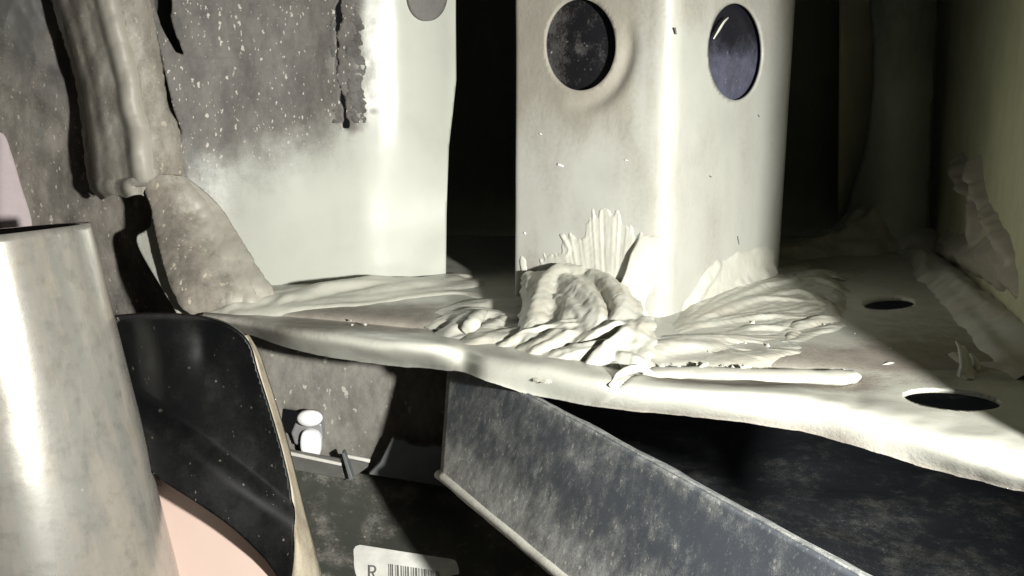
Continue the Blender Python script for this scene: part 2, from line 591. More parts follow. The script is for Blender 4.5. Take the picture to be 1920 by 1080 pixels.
# soft dish pressed round the left hole
c1 = H1.mean(0); r1 = (np.abs(H1 - c1)).max(0)
dq = (P - c1) / r1; rr = np.hypot(dq[:, 0], dq[:, 1]); dirn = (dq[:, 0] * .75 - dq[:, 1] * .66) / (rr + 1e-6)
dish = np.exp(-((rr - 1.30) / .20) ** 2) * sm(.35, .95, dirn) * (np.abs(P[:, 0] - c1[0]) < .035)
ring = np.exp(-((rr - 1.12) / .2) ** 2) * (np.abs(P[:, 0] - c1[0]) < .030)
T2 = np.gradient(prof, axis=0)
tx = np.interp(P[:, 0], arc, T2[:, 0]); ty = np.interp(P[:, 0], arc, T2[:, 1]); tn = np.hypot(tx, ty)
N = np.column_stack([ty / tn, -tx / tn, np.zeros(len(P))])
V += N * (-.0022 * dish  + (fbm(P[:, 0] * 30, P[:, 1] * 20, 4, 2) - .5) * .0006)[:, None]
ppx, ppy = project(V)
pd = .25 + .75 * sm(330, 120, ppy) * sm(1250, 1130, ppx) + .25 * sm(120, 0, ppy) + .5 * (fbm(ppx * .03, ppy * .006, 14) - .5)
post = thing('folded_post', 'pale painted folded steel post with two dark round holes, standing on the ledge', 'post', (R[0], R[1] + .03, 0))
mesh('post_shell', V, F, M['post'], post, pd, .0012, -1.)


def plug(name, H_px, o, n, back, mat, parent, label, bulge=.001, dmap=None):
    c = H_px.mean(0)
    rings = np.linspace(0, 1.3, 14); vs = []; ds = []; K = len(H_px)
    for q in rings:
        pp = c + (H_px - c) * q
        w = on_plane(pp[:, 0], pp[:, 1], o, n) - n * back + n * bulge * (1 - min(q, 1) ** 2)
        vs.append(w); ds.append(dmap(pp[:, 0], pp[:, 1]))
    F = [(i * K + j, i * K + (j + 1) % K, (i + 1) * K + (j + 1) % K, (i + 1) * K + j) for i in range(len(rings) - 1) for j in range(K)]
    o_ = mesh(name, np.vstack(vs), F, mat, parent, np.concatenate(ds), .001)
    if label: o_['label'] = label
    return o_


plug('hole_plug', h1, oL, nl, .0052, M['plug'], post, 'black scuffed plug seen through the left hole', .0012,
     lambda x, y: .15 + .7 * np.exp(-((x - 1078) ** 2 + (y - 88) ** 2) / 260) + .5 * sm(1060, 1028, x) + .5 * (fbm(x * .06, y * .05, 3) - .5))
plug('hole_plug', h2, oR, nr_, .0036, M['plug_blue'], post, 'blue black plug seen through the right hole', .0005,
     lambda x, y: .05 + .95 * sm(40, 160, y))
# torn paint curl at the right hole
fl = [on_plane(x, y, oR, nr_) + nr_ * h for x, y, h in ((1337, 73, .0002), (1344, 56, .0010), (1352, 42, .0012), (1364, 33, .0004))]
sweep('paint_flake', fl, [.0003, .0007, .0006, .0003], [.0002] * 4, nr_, M['bare'], post, 8)

for pts, o_, n_, w_, m_ in ((((1265, 52), (1267, 64)), oR, nr_, .0004, 'tab'), (((1382, 443), (1385, 458)), oR, nr_, .0005, 'tab'), (((1046, 308), (1056, 312)), oL, nl, .0005, 'white'),
                            (((1012, 250), (1016, 252)), oL, nl, .0003, 'white'), (((983, 436), (986, 439)), oL, nl, .0005, 'white'), (((1172, 300), (1178, 301)), oL, nl, .0003, 'white'),
                            (((1420, 215), (1423, 219)), oR, nr_, .0003, 'tab'), (((1330, 330), (1333, 332)), oR, nr_, .0002, 'tab')):
    sweep('paint_chip', [on_plane(x, y, o_, n_) + n_ * .0001 for x, y in pts], [w_, w_ * .6], .0003, n_, M[m_], post, 8, rough=.4, seed=int(pts[0][0]))

# ================================================================== LEFT PANEL
def a_depth(x, y):
    base = np.interp(x, [240, 330, 420, 560, 690, 735, 765, 805, 860], [.377, .384, .392, .3985, .4005, .402, .4055, .4125, .4275])
    for _ in range(1):
        base = base + 0
    low = sm(180, 420, y)
    soft = np.interp(x, [240, 330, 420, 560, 700, 860], [.377, .384, .392, .397, .402, .4165])
    base = base * (1 - low) + soft * low
    # crusted bulge beside the seam and shallow dents
    base = base - .0016 * np.exp(-((x - 655) / 34) ** 2) * sm(270, 200, y)
    base = base + (fbm(x * .006, y * .005, 21, 2) - .5) * .0022
    base = base + (fbm(x * .09, y * .07, 22, 3) - .5) * .0011 * sm(700, 600, x) * sm(330, 240, y)
    return base


def smooth_depth(f, k=9, w=26.):
    off = np.linspace(-w, w, k)
    return lambda x, y: sum(f(x + o, y) for o in off) / k


def a_dirt(x, y):
    n = fbm(x * .012, y * .012, 31, 4) - .5
    f = fbm(x * .05, y * .05, 35, 3) - .5
    d = (.8 * sm(735, 560, x + n * 110 + f * 50) + .25 * sm(840, 660, x)) * sm(450, 130, y - n * 90 - f * 30 + (x - 640) * .10)
    d = np.maximum(d, sm(440, 330, x + n * 120) * .9)
    d = np.maximum(d, sm(560, 380, x + n * 160) * sm(520, 330, y) * .55)
    d = np.maximum(d, .95 * np.exp(-((x - 650) / (42 + 30 * n)) ** 2) * sm(290, 205, y + f * 60))
    sp = np.exp(-((y - 205 - (x - 700) * .25) / 14) ** 2) * sm(770, 700, x) * sm(640, 670, x) * (.3 + n * 3)
    return np.clip(np.maximum(d, sp), 0, 1)


ys = np.arange(-20, 243, 5.)
cx = 634 + 7 * (fbm(ys * .06, 0 * ys, 5) - .5) * 2 + 16 * sm(120, 240, ys)
cw = 1.0 + 6.5 * np.clip(vn(ys * .06, 0 * ys, 77) - .35, 0, 1) * 1.6
crack = np.vstack([np.stack([cx - cw, ys], -1), np.stack([cx + cw, ys], -1)[::-1]])
A_poly = np.array([(262, -90), (852, -90), (852, 40), (853, 150), (846, 215), (839, 275), (836, 400), (835, 518), (800, 530), (720, 545), (600, 560),
                   (470, 575), (380, 570), (340, 500), (305, 450), (292, 360), (322, 300), (340, 246), (325, 205), (316, 165), (300, 95), (282, 20)])
slit1 = ragged([(285, -60), (318, -60), (322, 40), (345, 104), (330, 98), (305, 55), (290, 10)], 2.2, 9, 3)
gap = ragged([(538, 556), (575, 537), (605, 528), (632, 528), (612, 540), (585, 558)], 1.5, 8, 4)
left_panel = thing('rear_panel', 'pale painted body panel with dust crust at its top and a cracked seam', 'panel', at_y(600, 540, .40))
pan = pix_sheet('panel_skin', A_poly, smooth_depth(a_depth), M['panel'], left_panel, [crack, slit1, gap], 3.0, a_dirt, .0012)
# grey plug at the panel's top with its run of paint
gp_ = ellipse(795, -8, 35, 48, 40)
pix_sheet('grey_plug', gp_, lambda x, y: smooth_depth(a_depth)(x, y) - .0006, M['plug_grey'], left_panel, (), 4., lambda x, y: .4 + 0 * x, .003)
sweep('paint_run', [at_y(x, y, float(smooth_depth(a_depth)(np.array(x * 1.), np.array(y * 1.))) - .0002) for x, y in ((806, 36), (800, 46), (790, 56), (776, 61))],
      [.0010, .0011, .0008, .0003], [.0003] * 4, (0, -1, 0), M['plug_grey'], left_panel, 8, dirt=.4)
# crusted old sealant along the seam
for side, sx, w in ((1, 657, .0030), (1, 668, .0024), (-1, 622, .0018)):
    pts = [(lambda x_: at_y(x_, y, float(smooth_depth(a_depth)(np.array(x_), np.array(y * 1.))) - .0002))(sx + random.uniform(-3, 3) + .06 * max(0, y - 60)) for k, y in enumerate(range(-30, 236, 26))]
    sweep('crust_bead', pts, [w * (.7 + .6 * random.random()) for _ in pts], [w * .5 * (.5 + .8 * random.random()) for _ in pts], (0, -1, 0),
          M['crust'], left_panel, 14, dirt=.5, rough=.6, seed=int(sx), sub=10)

# ================================================================== CRUSTED COLUMN AND ITS FOOT
lx = lambda y: np.interp(y, [-90, 0, 90, 150, 210, 260, 320, 352, 372], [80, 104, 132, 150, 158, 164, 170, 176, 196])
rx_ = lambda y: np.interp(y, [-90, 0, 40, 100, 165, 205, 240, 300, 335, 345], [255, 276, 284, 297, 308, 316, 332, 338, 342, 300])


def c_depth(x, y):
    s = (x - lx(y)) / (rx_(y) - lx(y))
    b = np.interp(s, [0, .04, .12, .25, .38, .46, .52, .6, .68, .78, .9, 1], [.384, .376, .3695, .365, .363, .3615, .3580, .3580, .3615, .3625, .365, .372])
    b = b - .003 * np.sin(np.clip((y - 240) / 120, 0, 1) * np.pi)
    return b + (fbm(x * .035, y * .02, 41, 3) - .5) * .0022 + (vn(s * 11, y * .005, 44) - .5) * .0011 + (fbm(x * .16, y * .07, 43, 3) - .5) * .0004


colp = ragged([(80, -90), (104, 0), (132, 90), (150, 150), (158, 210), (164, 260), (170, 320), (176, 352), (196, 370), (218, 362), (243, 369), (268, 367),
               (276, 336), (300, 324), (341, 330), (338, 290), (332, 246), (311, 206), (303, 165), (294, 100), (284, 40), (276, 0), (255, -90)], 2.2, 7, 12)
column = thing('crusted_column', 'tan dust-crusted ribbed column with a ragged lower end beside the dusty panel', 'column', at_y(235, 372, .37))
pix_sheet('column_skin', colp, smooth_depth(c_depth, 3, 3.), M['column'], column, (), 2.5,
          lambda x, y: .55 + .8 * (fbm(x * .05, y * .015, 51) - .5) - .5 * np.exp(-((x - np.interp(y, [0, 360], [205, 285])) / 16) ** 2), .0018)


def f_depth(x, y):
    b = .368 - .026 * sm(380, 590, y)
    le = np.interp(y, [322, 345, 385, 420, 450, 500, 540, 575, 600], [278, 273, 286, 292, 300, 312, 326, 346, 400])
    ri = np.interp(y, [322, 380, 470, 545, 600], [345, 405, 462, 508, 530])
    s = np.clip((x - le) / (ri - le), 0, 1)
    hump = np.sin(np.clip(s * 1.25, 0, 1) * np.pi) ** .7
    ridge = np.exp(-((x - np.interp(y, [330, 545], [345, 478])) / 22) ** 2)
    return b + .012 * s - .0045 * hump * sm(610, 540, y) - .003 * ridge + (fbm(x * .03, y * .03, 61, 3) - .5) * .0022 + (fbm(x * .13, y * .10, 63, 3) - .5) * .0004


footp = ragged(curve([(275, 345), (300, 326), (335, 330), (372, 356), (410, 392), (452, 458), (488, 515), (512, 552), (500, 590), (440, 604), (385, 598),
               (346, 577), (326, 541), (312, 500), (300, 452), (293, 420), (287, 385)], 5, True), .8, 6, 15)
pix_sheet('foot', footp, f_depth, M['column'], column, (), 2.5, lambda x, y: .55 + .5 * sm(430, 330, x + (540 - y) * .45) - .7 * np.exp(-((x - np.interp(y, [330, 545], [355, 470])) / 24) ** 2), .0018)
flp = curve([(300, 395), (287, 402), (286, 424), (272, 436), (259, 444), (261, 464), (280, 500), (305, 542), (330, 582), (345, 602), (400, 612), (470, 618), (478, 590),
             (420, 570), (350, 520), (325, 450)], 4, True)
pix_sheet('foot_flange', flp, lambda x, y: .3725 - .024 * sm(400, 600, y) + .001 * sm(300, 260, x), M['ledge'], column, (), 3.,
          lambda x, y: .35 + 0 * x, .0012)

# ================================================================== DUSTY LINER BEHIND THE COLUMN
def w_depth(x, y):
    b = np.interp(x, [-160, 0, 60, 130, 330, 480], [.352, .380, .392, .398, .402, .41])
    diag = (x * .55 + 120 - y)          # a shallow fold running down to the right
    b = b - .006 * np.exp(-(diag / 45) ** 2) * sm(260, 60, x)
    return b + (fbm(x * .02, y * .012, 71, 4) - .5) * .005


liner = pix_sheet('wheel_liner', [(-160, -100), (380, -100), (380, 250), (440, 560), (470, 720), (-160, 720)], w_depth, M['wall'], None, (), 6.,
                  lambda x, y: .45 + .5 * sm(120, 420, y) + .9 * (fbm(x * .02 + y * .008, y * .006, 75) - .5) - .4 * sm(80, 0, y) + .5 * np.exp(-((x * .55 + 150 - y) / 40) ** 2) * sm(200, 40, x), .002)
props(liner, 'dark grey dust-specked liner behind the crusted column', 'liner')

pk = pix_sheet('fender_edge', curve([(-140, 150), (-60, 200), (2, 246), (20, 285), (38, 345), (60, 428), (30, 480), (-140, 520)], 5, True), lambda x, y: .335 + .0001 * np.abs(x), M['pinkgrey'],
               None, (), 6., lambda x, y: .5 + 0 * x, .0015)
props(pk, 'smooth greyish pink panel edge rising behind the metal tube', 'panel')

# ================================================================== LOWER PANEL, CLIP, BRACKET, LABEL
lp_prof = ([560, 700, 850, 872, 886, 905, 940, 985, 1080, 1180], [.362, .352, .3475, .347, .3405, .3360, .329, .318, .292, .270])


def low_depth(x, y):
    yy = y - (x - 600) * .19
    b = np.interp(yy, *lp_prof)
    b = b - .00009 * np.clip(x - 690, 0, 400) * sm(860, 960, yy)
    return b + (fbm(x * .02, y * .02, 81, 3) - .5) * .0012


sq = [(531, 764), (556, 768), (566, 777), (560, 806), (543, 812), (526, 808)]
lower = thing('lower_panel', 'dark dusty lower panel with a stepped fold, below the ledge and beside the beam', 'panel', at_y(650, 1080, .33))
pix_sheet('panel_skin', [(380, 575), (880, 575), (900, 800), (1120, 1180), (380, 1180)], smooth_depth(lambda x, y: low_depth(x, y), 3, 4.), M['lower'], lower, [np.array(sq)], 5.,
          lambda x, y: .25 + .65 * sm(900, 800, y - (x - 600) * .19) + .9 * (fbm(x * .02, y * .02, 85) - .5) + .25 * sm(930, 890, y - (x - 600) * .19), .0015)
# scratches left on the panel
for pts in (((620, 928), (616, 950), (617, 976), (630, 983)), ((640, 770), (628, 790), (622, 812))):
    sweep('scratch_mark', [at_y(x, y, low_depth(np.array(x * 1.), np.array(y * 1.)) - .0002) for x, y in pts], .00035, .00025, (0, -1, 0), M['scratch'], lower, 6)

clip = thing('push_clip', 'small white plastic push clip beside the square hole', 'clip', at_y(582, 845, .340))


def disc(name, cpx, cpy, rx, ry, Y, thick, mat, parent, dome=.3):
    K = 28; vs = []; F = []
    layers = [(1.0, 0), (1.0, -.55), (.86, -.9), (.5, -1.05), (.02, -1.1)]
    t = np.linspace(0, 2 * np.pi, K, endpoint=False)
    for q, z in layers:
        vs.append(at_y(cpx + rx * q * np.cos(t), cpy + ry * q * np.sin(t), Y + 0 * t) + np.array([0, z * thick, 0]))
    for i in range(len(layers) - 1):
        for j in range(K):
            F.append((i * K + j, i * K + (j + 1) % K, (i + 1) * K + (j + 1) % K, (i + 1) * K + j))
    F.append(tuple(range((len(layers) - 1) * K, len(layers) * K)))
    F.append(tuple(range(K))[::-1])
    return mesh(name, np.vstack(vs), F, mat, parent)


slab('neck', [(556, 786), (603, 795), (606, 824), (597, 842), (552, 834), (545, 812)], .3425, .006, M['smoke'], clip, .0008)
disc('cap', 582, 782, 24, 15, .3415, .003, M['white'], clip)
slab('clip_reflection', curve([(566, 812), (580, 808), (597, 816), (601, 836), (597, 856), (582, 857), (566, 850), (562, 832)], 4, True), .3395, .004, M['white'], clip, .0009)  # white slab standing in for the clip's reflection in the bracket

br = thing('bracket', 'thin dark steel bracket strip with a bright edge below the white clip', 'bracket', at_y(620, 890, .335))
slab('strip', [(520, 840), (640, 862), (644, 888), (655, 900), (530, 878)], .3365, .0015, M['bracket'], br)
slab('lit_edge', [(520, 843), (640, 869), (640, 874), (520, 849)], .3357, .0012, M['bracket_edge'], br, .0002)  # pale strip painted as the lit top edge
slab('fold', [(640, 850), (645, 849), (662, 898), (655, 902)], [.3335, .3335, .3325, .3325], .004, M['tab'], br)
slab('fold', [(648, 853), (692, 864), (690, 876), (662, 896)], [.338, .342, .342, .336], .0015, M['bracket'], br)
slab('lit_edge', [(648, 853), (694, 862), (693, 868), (650, 859)], .3368, .001, M['bracket_edge'], br, .0002)

tab = slab('grey_tab', [(735, 822), (760, 825), (768, 832), (800, 838), (815, 834), (838, 842), (842, 915), (690, 890), (712, 868)], .3345, .003, M['tab'], None, .0006)
props(tab, 'dim grey plastic tab in shadow between the bracket and the beam end', 'tab')

lab_o = at_y(762, 1090, .316)
label = thing('barcode_label', 'white rounded paper label with letter R and a barcode, stuck on the lower panel', 'label', lab_o)
lab_d = lambda x, y: low_depth(x, y) - .0016 - .0003 * sm(780, 860, x)
lab_plane = [at_y(x, y, float(low_depth(np.array(x), np.array(y))) - .0022) for x, y in ((665., 1022.), (860., 1050.), (665., 1150.))]
lo = lab_plane[0]; ln = np.cross(lab_plane[1] - lo, lab_plane[2] - lo); ln /= np.linalg.norm(ln)
if ln[1] > 0: ln = -ln


def lab_poly(name, poly, mat, lift, thick=.00025):
    p = np.asarray(poly, float)
    f = on_plane(p[:, 0], p[:, 1], lo, ln) + ln * lift; b = f - ln * thick; n = len(p)
    Fc = [tuple(range(n)), tuple(range(2 * n - 1, n - 1, -1))] + [(i, (i + 1) % n, n + (i + 1) % n, n + i)[::-1] for i in range(n)]
    return mesh(name, np.vstack([f, b]), Fc, mat, label, smooth=False)


rc = [(663, 1040), (663, 1030), (667, 1024), (675, 1021.5), (760, 1035), (845, 1048), (853, 1050), (857, 1056), (860, 1066), (866, 1170), (672, 1150), (665, 1090)]
lab_poly('paper', rc, M['paper'], 0, .0004)
# the letter R: stem, bowl, leg
def lab_multi(name, polys, mat, lift, thick=.00025):
    vs_, fs_ = [], []
    for poly in polys:
        p = np.asarray(poly, float); n = len(p); b0 = sum(len(q) for q in vs_)
        f = on_plane(p[:, 0], p[:, 1], lo, ln) + ln * lift
        vs_.append(np.vstack([f, f - ln * thick]))
        fs_ += [tuple(b0 + k for k in range(n)), tuple(b0 + k for k in range(2 * n - 1, n - 1, -1))]
        fs_ += [tuple(b0 + k for k in (i, (i + 1) % n, n + (i + 1) % n, n + i))[::-1] for i in range(n)]
    return mesh(name, np.vstack(vs_), fs_, mat, label, smooth=False)


th = np.linspace(-np.pi / 2, np.pi / 2, 9)
ob = [(694, 1060.5)] + [(699 + 7 * math.cos(a), 1068 + 7.2 * math.sin(a)) for a in th] + [(694, 1075)]
ib = [(694, 1072.5)] + [(699 + 4.4 * math.cos(a), 1068 + 4.6 * math.sin(a)) for a in th[::-1]] + [(694, 1063)]
lab_multi('printed_letter', [[(691, 1060), (694, 1060.5), (694, 1090), (691, 1090)], [(697, 1074), (700, 1074), (707, 1090), (704, 1090)]]
          + [[ob[k], ob[k + 1], ib[-2 - k], ib[-1 - k]] for k in range(len(ob) - 1)], M['ink'], .0003)
bars = ([], [])
bx = 729.; k = 0
while bx < 822:
    w = random.choice([1.4, 1.4, 2.2, 3.0])
    y0 = 1058 + (bx - 729) * .15
    bars[0 if k % 3 else 1].append([(bx, y0), (bx + w, y0 + .3), (bx + w + 1.5, 1130), (bx + 1.5, 1130)])
    bx += w + random.choice([2.0, 2.8, 4.2]); k += 1
lab_multi('barcode', bars[0], M['ink'], .0003)
lab_multi('barcode', bars[1], M['ink_pale'], .0003)

# ================================================================== GREY BEAM
bd = np.array([.5, -.866, 0.])                                   # the way it runs
tp0 = at_y(848, 662, .312); bt0 = at_y(832, 893, .286)
LEN = .30
beam = thing('grey_beam', 'dark grey dusty box beam with beaded lower lip running out under the ledge', 'beam', bt0)
ns, nv = 120, 40
S = np.linspace(0, 1, ns); W = np.linspace(0, 1, nv)
SS, WW = np.meshgrid(S, W, indexing='ij')
V = tp0 + (bt0 - tp0) * WW[..., None] + bd * (SS * LEN)[..., None]
fn = np.cross(bt0 - tp0, bd); fn /= np.linalg.norm(fn)
if fn[1] > 0: fn = -fn
V += fn * ((fbm(SS * 8, WW * 3, 91, 2) - .5) * .0005)[..., None]
idx = np.arange(ns * nv).reshape(ns, nv)
FQ = np.stack([idx[:-1, :-1], idx[1:, :-1], idx[1:, 1:], idx[:-1, 1:]], -1).reshape(-1, 4)
bdirt_light = .35 + .6 * sm(.45, 1., WW) * sm(.6, .1, SS) + .1 * sm(.12, .0, WW) + .4 * (fbm(SS * 22, WW * 5, 95) - .5) - .15 * sm(.25, .6, SS)  # dust plus painted light: paler at the lower left, dimmer further along
mesh('side_face', V.reshape(-1, 3), FQ, M['beam'], beam, bdirt_light, .0015)
# the top falls away from the crease
back = np.array([.866, .5, 0.])
wt = np.linspace(0, 1, 30)
S2, W2 = np.meshgrid(np.linspace(-.12, 1, ns), wt, indexing='ij')
V = tp0 + bd * (S2 * LEN)[..., None] + back * (W2 * .022)[..., None]
V[..., 2] -= .003 * W2 + .030 * W2 ** 2.2
V[..., 2] += (fbm(S2 * 18, W2 * 2, 97, 3) - .5) * .0010
bdt = .35 * sm(.7, .0, W2) + .2 + .4 * (fbm(S2 * 20, W2 * 9, 99) - .5)  # dust plus a paler band painted as the lit strip by the crease
idx = np.arange(ns * 30).reshape(ns, 30)
FQ2 = np.stack([idx[:-1, :-1], idx[1:, :-1], idx[1:, 1:], idx[:-1, 1:]], -1).reshape(-1, 4)
mesh('top_face', V.reshape(-1, 3), FQ2, M['beam'], beam, bdt, .0015)
sweep('crease', [tp0 + bd * LEN * s + np.array([0, 0, .0002]) for s in np.linspace(-.02, 1, 8)], .0004, .0004, (0, 0, 1), M['beam'], beam, 10, dirt=.6)
sweep('lower_lip', [bt0 + fn * .0012 + bd * LEN * s for s in np.linspace(-.006, 1, 12)], .0017, .0016, (0, 0, 1), M['ledge'], beam, 12, dirt=.4, rough=.2)
sweep('end_edge', [tp0 + (bt0 - tp0) * w + fn * .0003 for w in np.linspace(0, 1, 5)], .0005, .0005, bd, M['bare'], beam, 8)

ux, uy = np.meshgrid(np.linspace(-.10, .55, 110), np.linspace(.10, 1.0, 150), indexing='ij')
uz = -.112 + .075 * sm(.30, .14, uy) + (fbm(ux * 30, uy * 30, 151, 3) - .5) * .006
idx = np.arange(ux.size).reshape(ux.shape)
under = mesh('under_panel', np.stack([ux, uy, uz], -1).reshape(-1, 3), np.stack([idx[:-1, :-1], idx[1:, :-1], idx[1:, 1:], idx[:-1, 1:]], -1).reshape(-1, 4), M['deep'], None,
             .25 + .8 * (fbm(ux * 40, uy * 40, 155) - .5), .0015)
props(under, 'dark speckled panel in deep shadow below the ledge, beyond the beam crease', 'panel')

# ================================================================== METAL TUBE
ta = at_y(-62, 440, .262); tb = at_y(72, 1190, .254)
ax = (tb - ta) / np.linalg.norm(tb - ta)
e1 = np.cross(ax, (0, 1, 0)); e1 /= np.linalg.norm(e1); e2 = np.cross(ax, e1)
K = 96; NL = 60; r0 = .0338
t = np.linspace(0, 2 * np.pi, K, endpoint=False)
vs = []
ring = lambda c, r: c + (e1 * np.cos(t)[:, None] + e2 * np.sin(t)[:, None]) * (np.asarray(r) * np.ones(K))[:, None]
for k in range(NL):
    q = k / (NL - 1)
    c = ta + (tb - ta) * q
    vs.append(ring(c, (r0 + .0105 * q) * (1 + .006 * (fbm(np.cos(t) * 1.3 + 4, q * 5 + np.sin(t) * 1.3, 111, 3) - .5) * 2)))
F = [(i * K + j, i * K + (j + 1) % K, (i + 1) * K + (j + 1) % K, (i + 1) * K + j) for i in range(NL - 1) for j in range(K)]
tube = mesh('metal_tube', np.vstack(vs), F, M['tube'], None, None, .0022, -1.)
props(tube, 'large stained metal tube with open top and bright highlight, leaning beside the black guard', 'tube')

# ================================================================== BLACK GUARD
def g_depth(x, y):
    b = .286 - .020 * sm(600, 1080, y) + .00001 * (x - 300)
    crease = (y - (715 + (x - 250) * .74))
    b = b - .003 * sm(0, 60, crease)
    rim = np.interp(y, [590, 640, 700, 800, 900, 1000, 1100], [430, 468, 488, 518, 543, 552, 548])
    b = b + .003 * sm(200, 20, rim - x)
    dent = np.exp(-((x - 385) / 22) ** 2 - ((y - 650) / 45) ** 2)
    return b + .0008 * dent


gpoly = curve([(185, 600), (215, 591), (280, 586), (345, 588), (400, 596), (440, 612), (470, 642), (486, 695), (502, 745), (520, 805), (535, 860), (547, 920), (552, 1000), (548, 1060),
               (540, 1095), (500, 1045), (440, 990), (370, 940), (285, 882), (250, 830), (190, 820), (160, 700)], 4, True)
guard = thing('black_guard', 'black glossy scratched plastic guard with rounded top and dusty pale edge', 'guard', at_y(450, 1060, .24))
pix_sheet('guard_face', gpoly, smooth_depth(g_depth, 5, 8.), M['black'], guard, (), 4.,
          lambda x, y: .25 + .15 * sm(760, 900, y) + .3 * (fbm(x * .03, y * .03, 125) - .5) + .5 * sm(600, 589, y), .0025)
inner = np.array([(462, 628), (480, 668), (490, 705), (504, 750), (522, 808), (537, 862), (549, 922), (554, 1000), (550, 1062), (543, 1100)], float)
outer = np.array([(466, 626), (486, 660), (502, 705), (520, 760), (541, 832), (558, 900), (576, 970), (592, 1030), (604, 1080), (618, 1130)], float)
iv = curve([at_y(x, y, float(g_depth(np.array(x), np.array(y))) - .001) for x, y in inner], 8)
ov = curve([at_y(x, y, .286 - .016 * sm(600, 1080, y) + .010) for x, y in outer], 8)
w = np.linspace(0, 1, 8)
V = iv[:, None] * (1 - w)[None, :, None] + ov[:, None] * w[None, :, None]
V[:, :, 1] -= .004 * np.sin(w * np.pi)[None] * np.linspace(.2, 1, len(iv))[:, None]
n0 = len(iv); idx = np.arange(n0 * 8).reshape(n0, 8)
mesh('edge_flange', V.reshape(-1, 3), np.stack([idx[:-1, :-1], idx[1:, :-1], idx[1:, 1:], idx[:-1, 1:]], -1).reshape(-1, 4), M['flange'], guard,
     .4 + .8 * (fbm(np.arange(n0)[:, None] * .2 + w * 0, w[None] * 4 + 0 * iv[:, :1], 131) - .5), .0012)
sweep('scratch_mark', [at_y(x, y, float(g_depth(np.array(x * 1.), np.array(y * 1.))) - .0003) for x, y in ((250, 608), (264, 632), (276, 650), (290, 675))], .0003, .0003, (0, -1, 0),
      M['scratch'], guard, 6)
for pts in (((383, 601), (388, 612)), ((366, 625), (372, 645)), ((402, 652), (408, 682))):
    sweep('scuff_mark', [at_y(x, y, float(g_depth(np.array(x * 1.), np.array(y * 1.))) - .0002) for x, y in pts], [.0009, .0005], .0003, (0, -1, 0), M['tab'], guard, 6)

bodyp = pix_sheet('body_panel', [(230, 850), (300, 880), (470, 960), (548, 1040), (560, 1200), (230, 1200)], lambda x, y: .289 - .00009 * (y - 900), M['pink'], None, (), 8., lambda x, y: .5 + 0 * x, .0015)
props(bodyp, 'smooth peach pink painted body panel with a dark seam between tube and guard', 'panel')
sweep('seam', [at_y(x, y, .289 - .00009 * (y - 900) - .0002) for x, y in ((310, 1022), (335, 1040), (365, 1060), (400, 1084), (440, 1110))], .0006, .0003, (0, -1, 0), M['seam'], bodyp, 6)

# ================================================================== RIGHT WALL AND RECESS PILLARS
w0 = np.array([.269, .585]); w1 = np.array([.193, .335]); w2 = np.array([.1318, .165])
wl = curve([w0, (w0 + w1) / 2 + (.002, 0), w1, (w1 + w2) / 2, w2], 16)
zz = np.linspace(-.004, .20, 60)
WX, ZZ = np.meshgrid(np.arange(len(wl)), zz, indexing='ij')
V = np.stack([wl[WX, 0] + (fbm(WX * .12, ZZ * 14, 141, 3) - .5) * .003, wl[WX, 1], ZZ], -1)
V[..., 0] -= .003 * sm(.03, 0, ZZ)                              # flares out to the ledge
idx = np.arange(len(wl) * 60).reshape(len(wl), 60)
rw = mesh('side_wall', V.reshape(-1, 3), np.stack([idx[:-1, :-1], idx[1:, :-1], idx[1:, 1:], idx[:-1, 1:]], -1).reshape(-1, 4), M['olive'], None,
          .4 + .6 * (fbm(WX * .2, ZZ * 30, 145) - .5), .0015, 1.)
props(rw, kind='structure')

pil = pix_sheet('inner_pillar', curve([(1640, -100), (1640, 100), (1637, 190), (1622, 290), (1596, 372), (1590, 440), (1660, 462), (1728, 452), (1738, 380), (1745, 200), (1748, -100)], 4, True),
                lambda x, y: .505 + .012 * ((x - 1690) / 60) ** 2 - .015 * sm(300, 450, y), M['pillar'], None, (), 6., lambda x, y: .3 + .6 * sm(200, 0, y), .0015)
props(pil, 'dim green grey curved pillar in the shadowed recess', 'pillar')
st = pix_sheet('recess_strip', [(1574, -100), (1660, -100), (1660, 470), (1570, 470), (1572, 200)], lambda x, y: .545 + 0 * x, M['olive'], None, (), 12., lambda x, y: .6 + 0 * x, .0015)
props(st, 'narrow dim olive upright strip behind the curved pillar', 'strip')

# ================================================================== SEALANT
def seg_dist(Q, poly):
    """distance, signed side and parameter along a polyline, for points Q"""
    best = np.full(len(Q), 1e9); side = np.zeros(len(Q)); tt = np.zeros(len(Q))
    n = len(poly) - 1
    for i in range(n):
        a, b = poly[i], poly[i + 1]; d = b - a; Lq = d @ d + 1e-18
        t = np.clip((Q - a) @ d / Lq, 0, 1)
        r = Q - (a + t[:, None] * d); e = np.hypot(r[:, 0], r[:, 1])
        m = e < best
        best[m] = e[m]; tt[m] = ((i + t) / n)[m]
        side[m] = (np.sign(d[0] * r[:, 1] - d[1] * r[:, 0]) * e)[m]
    return best, side, tt


